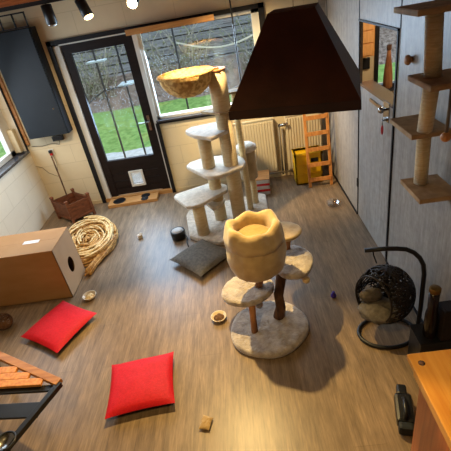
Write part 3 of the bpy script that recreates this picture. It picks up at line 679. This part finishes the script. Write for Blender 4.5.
part(MB().tube([(2.935, -2.78, .05), (2.96, -2.765, .14), (2.955, -2.75, .26), (2.98, -2.74, .36), (3.0, -2.73, .478)], [.047, .041, .038, .038, .044], 10), 'branch_post', 'bark')
part(MB().tube([(2.81, -2.70, .33), (2.83, -2.73, .42), (2.82, -2.76, .52), (2.83, -2.78, .63)], [.032, .026, .026, .03], 10), 'branch_post', 'branch')
part(MB().tube([(3.08, -2.52, .515), (3.09, -2.50, .58), (3.08, -2.48, .642)], .022, 10), 'branch_post', 'branch')
part(MB().tube([(2.79, -2.72, .285), (2.79, -2.72, .2)], .003, 6).ball((2.79, -2.72, .16), .035, jit=.1), 'hanging_toy', 'plushg')
part(MB().tube([(3.17, -2.80, .476), (3.17, -2.80, .44)], .003, 6).ball((3.17, -2.80, .415), .03), 'hanging_ball', 'sisal')
BCX, BCY = 2.83, -2.81
def bk(a, r, z):
    t_ = max(0, min(1, (z-.84)/.16)); hexa = math.cos(6*(a+.35))
    w = 1+.012*math.sin(3*a+1)+.05*noise.noise(Vector((math.cos(a)*2.6, math.sin(a)*2.6, z*14)))+.03*noise.noise(Vector((math.cos(a)*6, math.sin(a)*6, z*30+4)))+.03*hexa*t_
    return (r*w, z+.010*hexa*t_+.012*math.sin(2*a+.6)*t_)
part(MB().lathe([(0, .60), (.11, .598), (.155, .61), (.188, .645), (.207, .70), (.214, .76), (.211, .82), (.203, .87), (.196, .90), (.185, .89), (.0, .89)], (BCX, BCY, -.025), 60, fn=bk), 'basket', 'basket')
part(MB().lathe([(.203, .862), (.212, .868), (.209, .90), (.200, .94), (.190, .975), (.178, 1.0), (.160, 1.008), (.142, .998), (.130, .97), (.124, .935), (.122, .895)], (BCX, BCY, -.025), 60, fn=bk, cap=False), 'rolled_collar', 'basket')
part(MB().lathe([(.0, .892), (.123, .893), (.126, .91), (.10, .93), (.05, .934), (0, .935)], (BCX, BCY, -.025), 32), 'basket_cushion', 'cush')

# ------------------------------------------------------------------ wall cat post at right
t = thing('wall_cat_post', (3.87, -2.97, 1.12), 'sisal cat climbing post with square wooden platforms on the grey right wall', 'cat climber')
PX, PY = 3.856, -2.99
lv = [(1.185, 3.77, -3.20, -2.92), (1.50, 3.77, -3.03, -2.70), (1.80, 3.77, -3.20, -2.92), (2.12, 3.745, -3.05, -2.74)]
zs = []
for (z, x0, y0, y1) in lv:
    part(MB().b2(x0, XR-.001, y0, y1, z-.012, z+.012, .004).b2(x0+.001, XR-.002, y0+.001, y1-.001, z+.0125, z+.016), 'platform', 'climb'); zs.append(z)
part(MB().tube([(3.857, -3.0, zs[0]+.015), (3.857, -2.99, zs[1]-.013)], .038, 24), 'post', 'sisal')
part(MB().tube([(3.857, -2.99, zs[1]+.015), (3.852, -3.03, zs[2]-.013)], .040, 24), 'post', 'sisal')
part(MB().tube([(3.852, -3.03, zs[2]+.015), (3.85, -2.99, zs[3]-.013)], .042, 24), 'post', 'sisal')
part(MB().b2(3.90, XR-.001, -3.08, -3.06, 1.10, 1.172), 'wall_bracket', 'black')
t = thing('hanging_rod', (3.875, -3.188, 1.545), 'short rod with a wooden ball hanging below a platform of the climbing post', 'toy')
MB().tube([(0, 0, .02), (0, 0, .2425)], .009, 10).build('rod', 'pipe', t); MB().ball((0, 0, 0), .026).build('ball', 'ladder', t)
o = thing('wall_peg', (XR, -2.44, 1.79), 'round wooden peg on the grey wall between the door and the climbing post', 'peg')
MB().tube([(-.001, 0, 0), (-.012, 0, 0)], .018, 12).build('stem', 'wood', o); MB().ball((-.028, 0, 0), .032, (.7, 1, 1)).build('knob', 'wood', o)

# ------------------------------------------------------------------ small hanging egg chair
t = thing('hanging_egg_chair', (3.70, -3.02, 0), 'small black wicker hanging egg chair with grey cushion on a curved stand', 'hanging chair')
BR = .20; bx, by = 3.70, -3.03
part(MB().tube([(bx+BR*math.cos(a), by+.15*math.sin(a), .014) for a in [2*PI*i/36 for i in range(36)]], .014, 10, closed=True), 'base_ring', 'black')
part(MB().tube([(3.89, -3.10, .014), (3.895, -3.10, .3), (3.892, -3.10, .58), (3.88, -3.10, .66), (3.855, -3.095, .715), (3.82, -3.085, .755), (3.775, -3.07, .778), (3.72, -3.06, .785), (3.65, -3.04, .782), (3.53, -3.02, .775)], .015, 12), 'stand_arm', 'black')
part(MB().tube([(3.58, -3.03, .775), (3.585, -3.03, .74), (3.61, -3.02, .66)], .005, 6), 'suspension_hook', 'black')
ex, ey, ez = 3.685, -2.995, .35; RX, RY, RZ = .20, .175, .225
def egg(th, ph):   # th polar from top, opening faces the camera's left-front
    return Vector((RX*math.sin(th)*math.cos(ph), RY*math.sin(th)*math.sin(ph), RZ*math.cos(th)))
ODIR = Vector((-.90, -.50, .05)).normalized()
def inside(v): return Vector((v.x/RX, v.y/RY, v.z/RZ)).normalized().dot(ODIR) > .55
random.seed(21); mb = MB()
for i in range(420):
    th = math.acos(random.uniform(-1, 1)); ph = random.uniform(0, 2*PI); d1, d2 = random.uniform(-.3, .3), random.uniform(-.3, .3); pts = []
    cv = random.uniform(-.5, .5)
    for k in range(9):
        v = egg(th, ph)
        if inside(v): break
        pts.append(v+Vector((ex, ey, ez))); th += d1*.4+cv*.12*math.sin(k); ph += d2*.7+cv*.2*math.cos(k*.8)
    if len(pts) > 2: mb.tube(pts, .0052, 5)
sh = part(mb, 'wicker_shell', 'wicker')
e1 = ODIR.cross(Vector((0, 0, 1))).normalized(); e2 = e1.cross(ODIR)
ringp = []
for i in range(36):
    a = 2*PI*i/36; d = (ODIR*.55+(e1*math.cos(a)+e2*math.sin(a))*.835); ringp.append(Vector((d.x*RX+ex, d.y*RY+ey, d.z*RZ+ez)))
part(MB().tube(ringp, .007, 8, closed=True), 'opening_rim', 'wicker')
part(MB().ball((ex-.04, ey-.02, ez-.12), .14, (1.0, .95, .42), 20, .2).ball((ex-.08, ey+.04, ez-.03), .09, (.9, .5, .7), 18, .2), 'cushion', 'hcush')
part(MB().lathe([(.0, -.21), (.08, -.198), (.12, -.16), (.15, -.12), (.147, -.118), (.115, -.155), (0, -.2)], (ex, ey, ez), 28), 'bowl_bottom', 'wicker')

# ------------------------------------------------------------------ black chest with bottle and carton
t = thing('low_chest', (3.865, -3.345, 0), 'small black chest between the hanging chair and the pine cabinet', 'chest')
MB().b2(-.105, .12, -.08, .085, 0, .29, .006).build('body', 'plastic', t); MB().b2(-.11, .122, -.084, .089, .29, .305, .003).build('lid', 'plastic', t)
t = thing('bottle', (3.835, -3.36, .306), 'dark bottle with gold cap standing on the low black chest', 'bottle')
MB().lathe([(.034, 0), (.038, .01), (.038, .17), (.034, .20), (.03, .215), (.03, .355)], (0, 0, 0), 20).build('glass', 'bottle', t)
MB().lathe([(.0305, .356), (.033, .36), (.033, .385), (.026, .39), (0, .391)], (0, 0, 0), 20).build('cap', 'gold', t)
t = thing('carton', (3.915, -3.37, .306), 'dark brown carton standing beside the bottle on the black chest', 'carton')
MB().b2(-.036, .045, -.05, .05, 0, .235, .003).build('box_body', 'darkcard', t); MB().b2(-.03, .04, -.044, .044, .2355, .24).build('flap', 'darkcard', t)

# ------------------------------------------------------------------ pine cabinet lower right
t = thing('pine_cabinet', (3.70, -4.45, 0), 'honey coloured pine cabinet with overhanging top at the lower right', 'cabinet')
def P(x0, x1, y0, y1, z0, z1, bev=0): return MB().b2(x0-3.70, x1-3.70, y0+4.45, y1+4.45, z0, z1, bev)
P(3.42, 3.975, -4.95, -3.965, .872, .90, .004).build('worktop', 'pine', t)
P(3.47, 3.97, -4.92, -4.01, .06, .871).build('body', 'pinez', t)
P(3.44, 3.471, -4.93, -4.00, .80, .871, .003).build('frieze_moulding', 'pine', t)
for (y0, y1) in ((-4.46, -4.05), (-4.90, -4.48)):
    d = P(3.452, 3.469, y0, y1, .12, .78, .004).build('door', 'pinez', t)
    P(3.435, 3.452, (y0+y1)/2-.02, (y0+y1)/2+.02, .5, .54, .006).build('knob', 'brass', d)
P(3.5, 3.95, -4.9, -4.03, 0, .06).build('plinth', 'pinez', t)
for (x, y) in ((3.46, -4.02), (3.55, -4.25), (3.53, -4.33)):
    MB().lathe([(.014, .9003), (0, .9006)], (x-3.70, y+4.45, 0), 12).build('wood_knot', 'bark', t)
# black hand tool on the floor
t = thing('handheld_vacuum', (3.575, -3.68, 0), 'black handheld device lying on the floor beside the pine cabinet', 'device', rz=1.31)
MB().box((0, 0, .05), (.19, .10, .07), bev=.018).build('body', 'plastic', t)
MB().box((.135, 0, .04), (.08, .06, .055), bev=.014, ry=.15).build('nozzle', 'plastic', t)
MB().tube([(-.08, 0, .08), (-.05, 0, .115), (.03, 0, .115), (.06, 0, .08)], .012, 10).build('handle', 'plastic', t)
MB().box((-.115, 0, .045), (.05, .085, .07), bev=.015).build('filter_cap', 'slate', t)

# ------------------------------------------------------------------ pyramid pendant shade
t = thing('pendant_lampshade', (3.204, -2.821, 1.768), 'large dark brown pyramid lampshade hanging in front of the right back corner', 'lampshade', rz=math.radians(-15.6))
def frus(b, t_, z0, z1, th):
    mb = MB(); V = []
    for (w, z) in ((b, z0), (t_, z1), (t_-th, z1), (b-th, z0)):
        V.append([mb.bm.verts.new((sx*w, sy*w, z)) for sx, sy in ((-1, -1), (1, -1), (1, 1), (-1, 1))])
    for i in range(4):
        A, B = V[i], V[(i+1) % 4]
        for k in range(4): mb.bm.faces.new((A[k], A[(k+1) % 4], B[(k+1) % 4], B[k]))
    bmesh.ops.recalc_face_normals(mb.bm, faces=mb.bm.faces[:]); return mb
frus(.329, .119, .047, .451, .012).build('shade', 'hood', t)
frus(.332, .331, 0, .047, .014).build('rim_band', 'hoodr', t)
MB().b2(-.119, .119, -.119, .119, .450, .456).build('top_plate', 'hood', t)
MB().tube([(0, 0, .456), (0, 0, ZC-1.769)], .0018, 6).build('suspension_wire', 'cream', t)
MB().cyl(0, 0, ZC-1.79, ZC-1.769, .05).build('ceiling_rose', 'cream', t)

# ------------------------------------------------------------------ slatted bench lower left
t = thing('slatted_bench', (1.2, -3.5, 0), 'wooden slatted bench with black metal frame cropped at the lower left corner', 'bench')
A = Vector((1.51, -3.48)); B = Vector((.70, -3.04)); Cc = Vector((1.315, -3.94)); Z = .45
def bar(p, q, w, z0, z1, name, m, bev=.003):
    p = Vector(p); q = Vector(q); d = q-p
    return part(MB().box(((p.x+q.x)/2, (p.y+q.y)/2, (z0+z1)/2), (d.length, w, z1-z0), rz=math.atan2(d.y, d.x), bev=bev), name, m)
nrm = Vector((-(B-A).y, (B-A).x)).normalized(); nrm = nrm if nrm.y < 0 else -nrm
bar(A+nrm*.025, B+nrm*.025, .05, Z-.03, Z, 'front_rail', 'wood')
sd = Vector((-.75, .05))
for f in (.13, .27, .41):
    p = A+(B-A)*f+nrm*.052; bar(p+Vector((.0, -.012)), (max(p.x-.75, .52), p.y+.04), .052, Z-.025, Z-.003, 'slat', 'ladder')
bar(A+Vector((-.01, -.02)), Cc, .035, Z-.04, Z-.005, 'frame_bar', 'black')
for (f, w) in ((.09, .045), (.40, .10), (.78, .06)):
    p = A+(Cc-A)*f; bar(p, (p.x-.75, p.y+.05), w, Z-.045, Z-.03, 'cross_bar', 'black')
for (x, y) in ((1.33, -3.80), (.78, -3.12), (.75, -3.75), (1.42,-3.53)):
    pass
for (x, y) in ((.80, -3.12), (.72, -3.82), (.60, -3.45), (1.30, -3.88)): part(MB().b2(x-.015, x+.015, y-.015, y+.015, 0, Z-.03), 'leg', 'black')
t = thing('steel_bowl', (1.345, -3.885, Z-.004), 'shiny steel bowl with dark rim on the end of the slatted bench', 'bowl')
MB().lathe([(.025, 0), (.04, .006), (.055, .03), (.052, .031), (.036, .012), (0, .008)], (0, 0, 0), 28).build('dish', 'steel', t)
MB().tube([(.054*math.cos(a), .054*math.sin(a), .031) for a in [2*PI*i/28 for i in range(28)]], .006, 8, closed=True).build('rim', 'black', t)
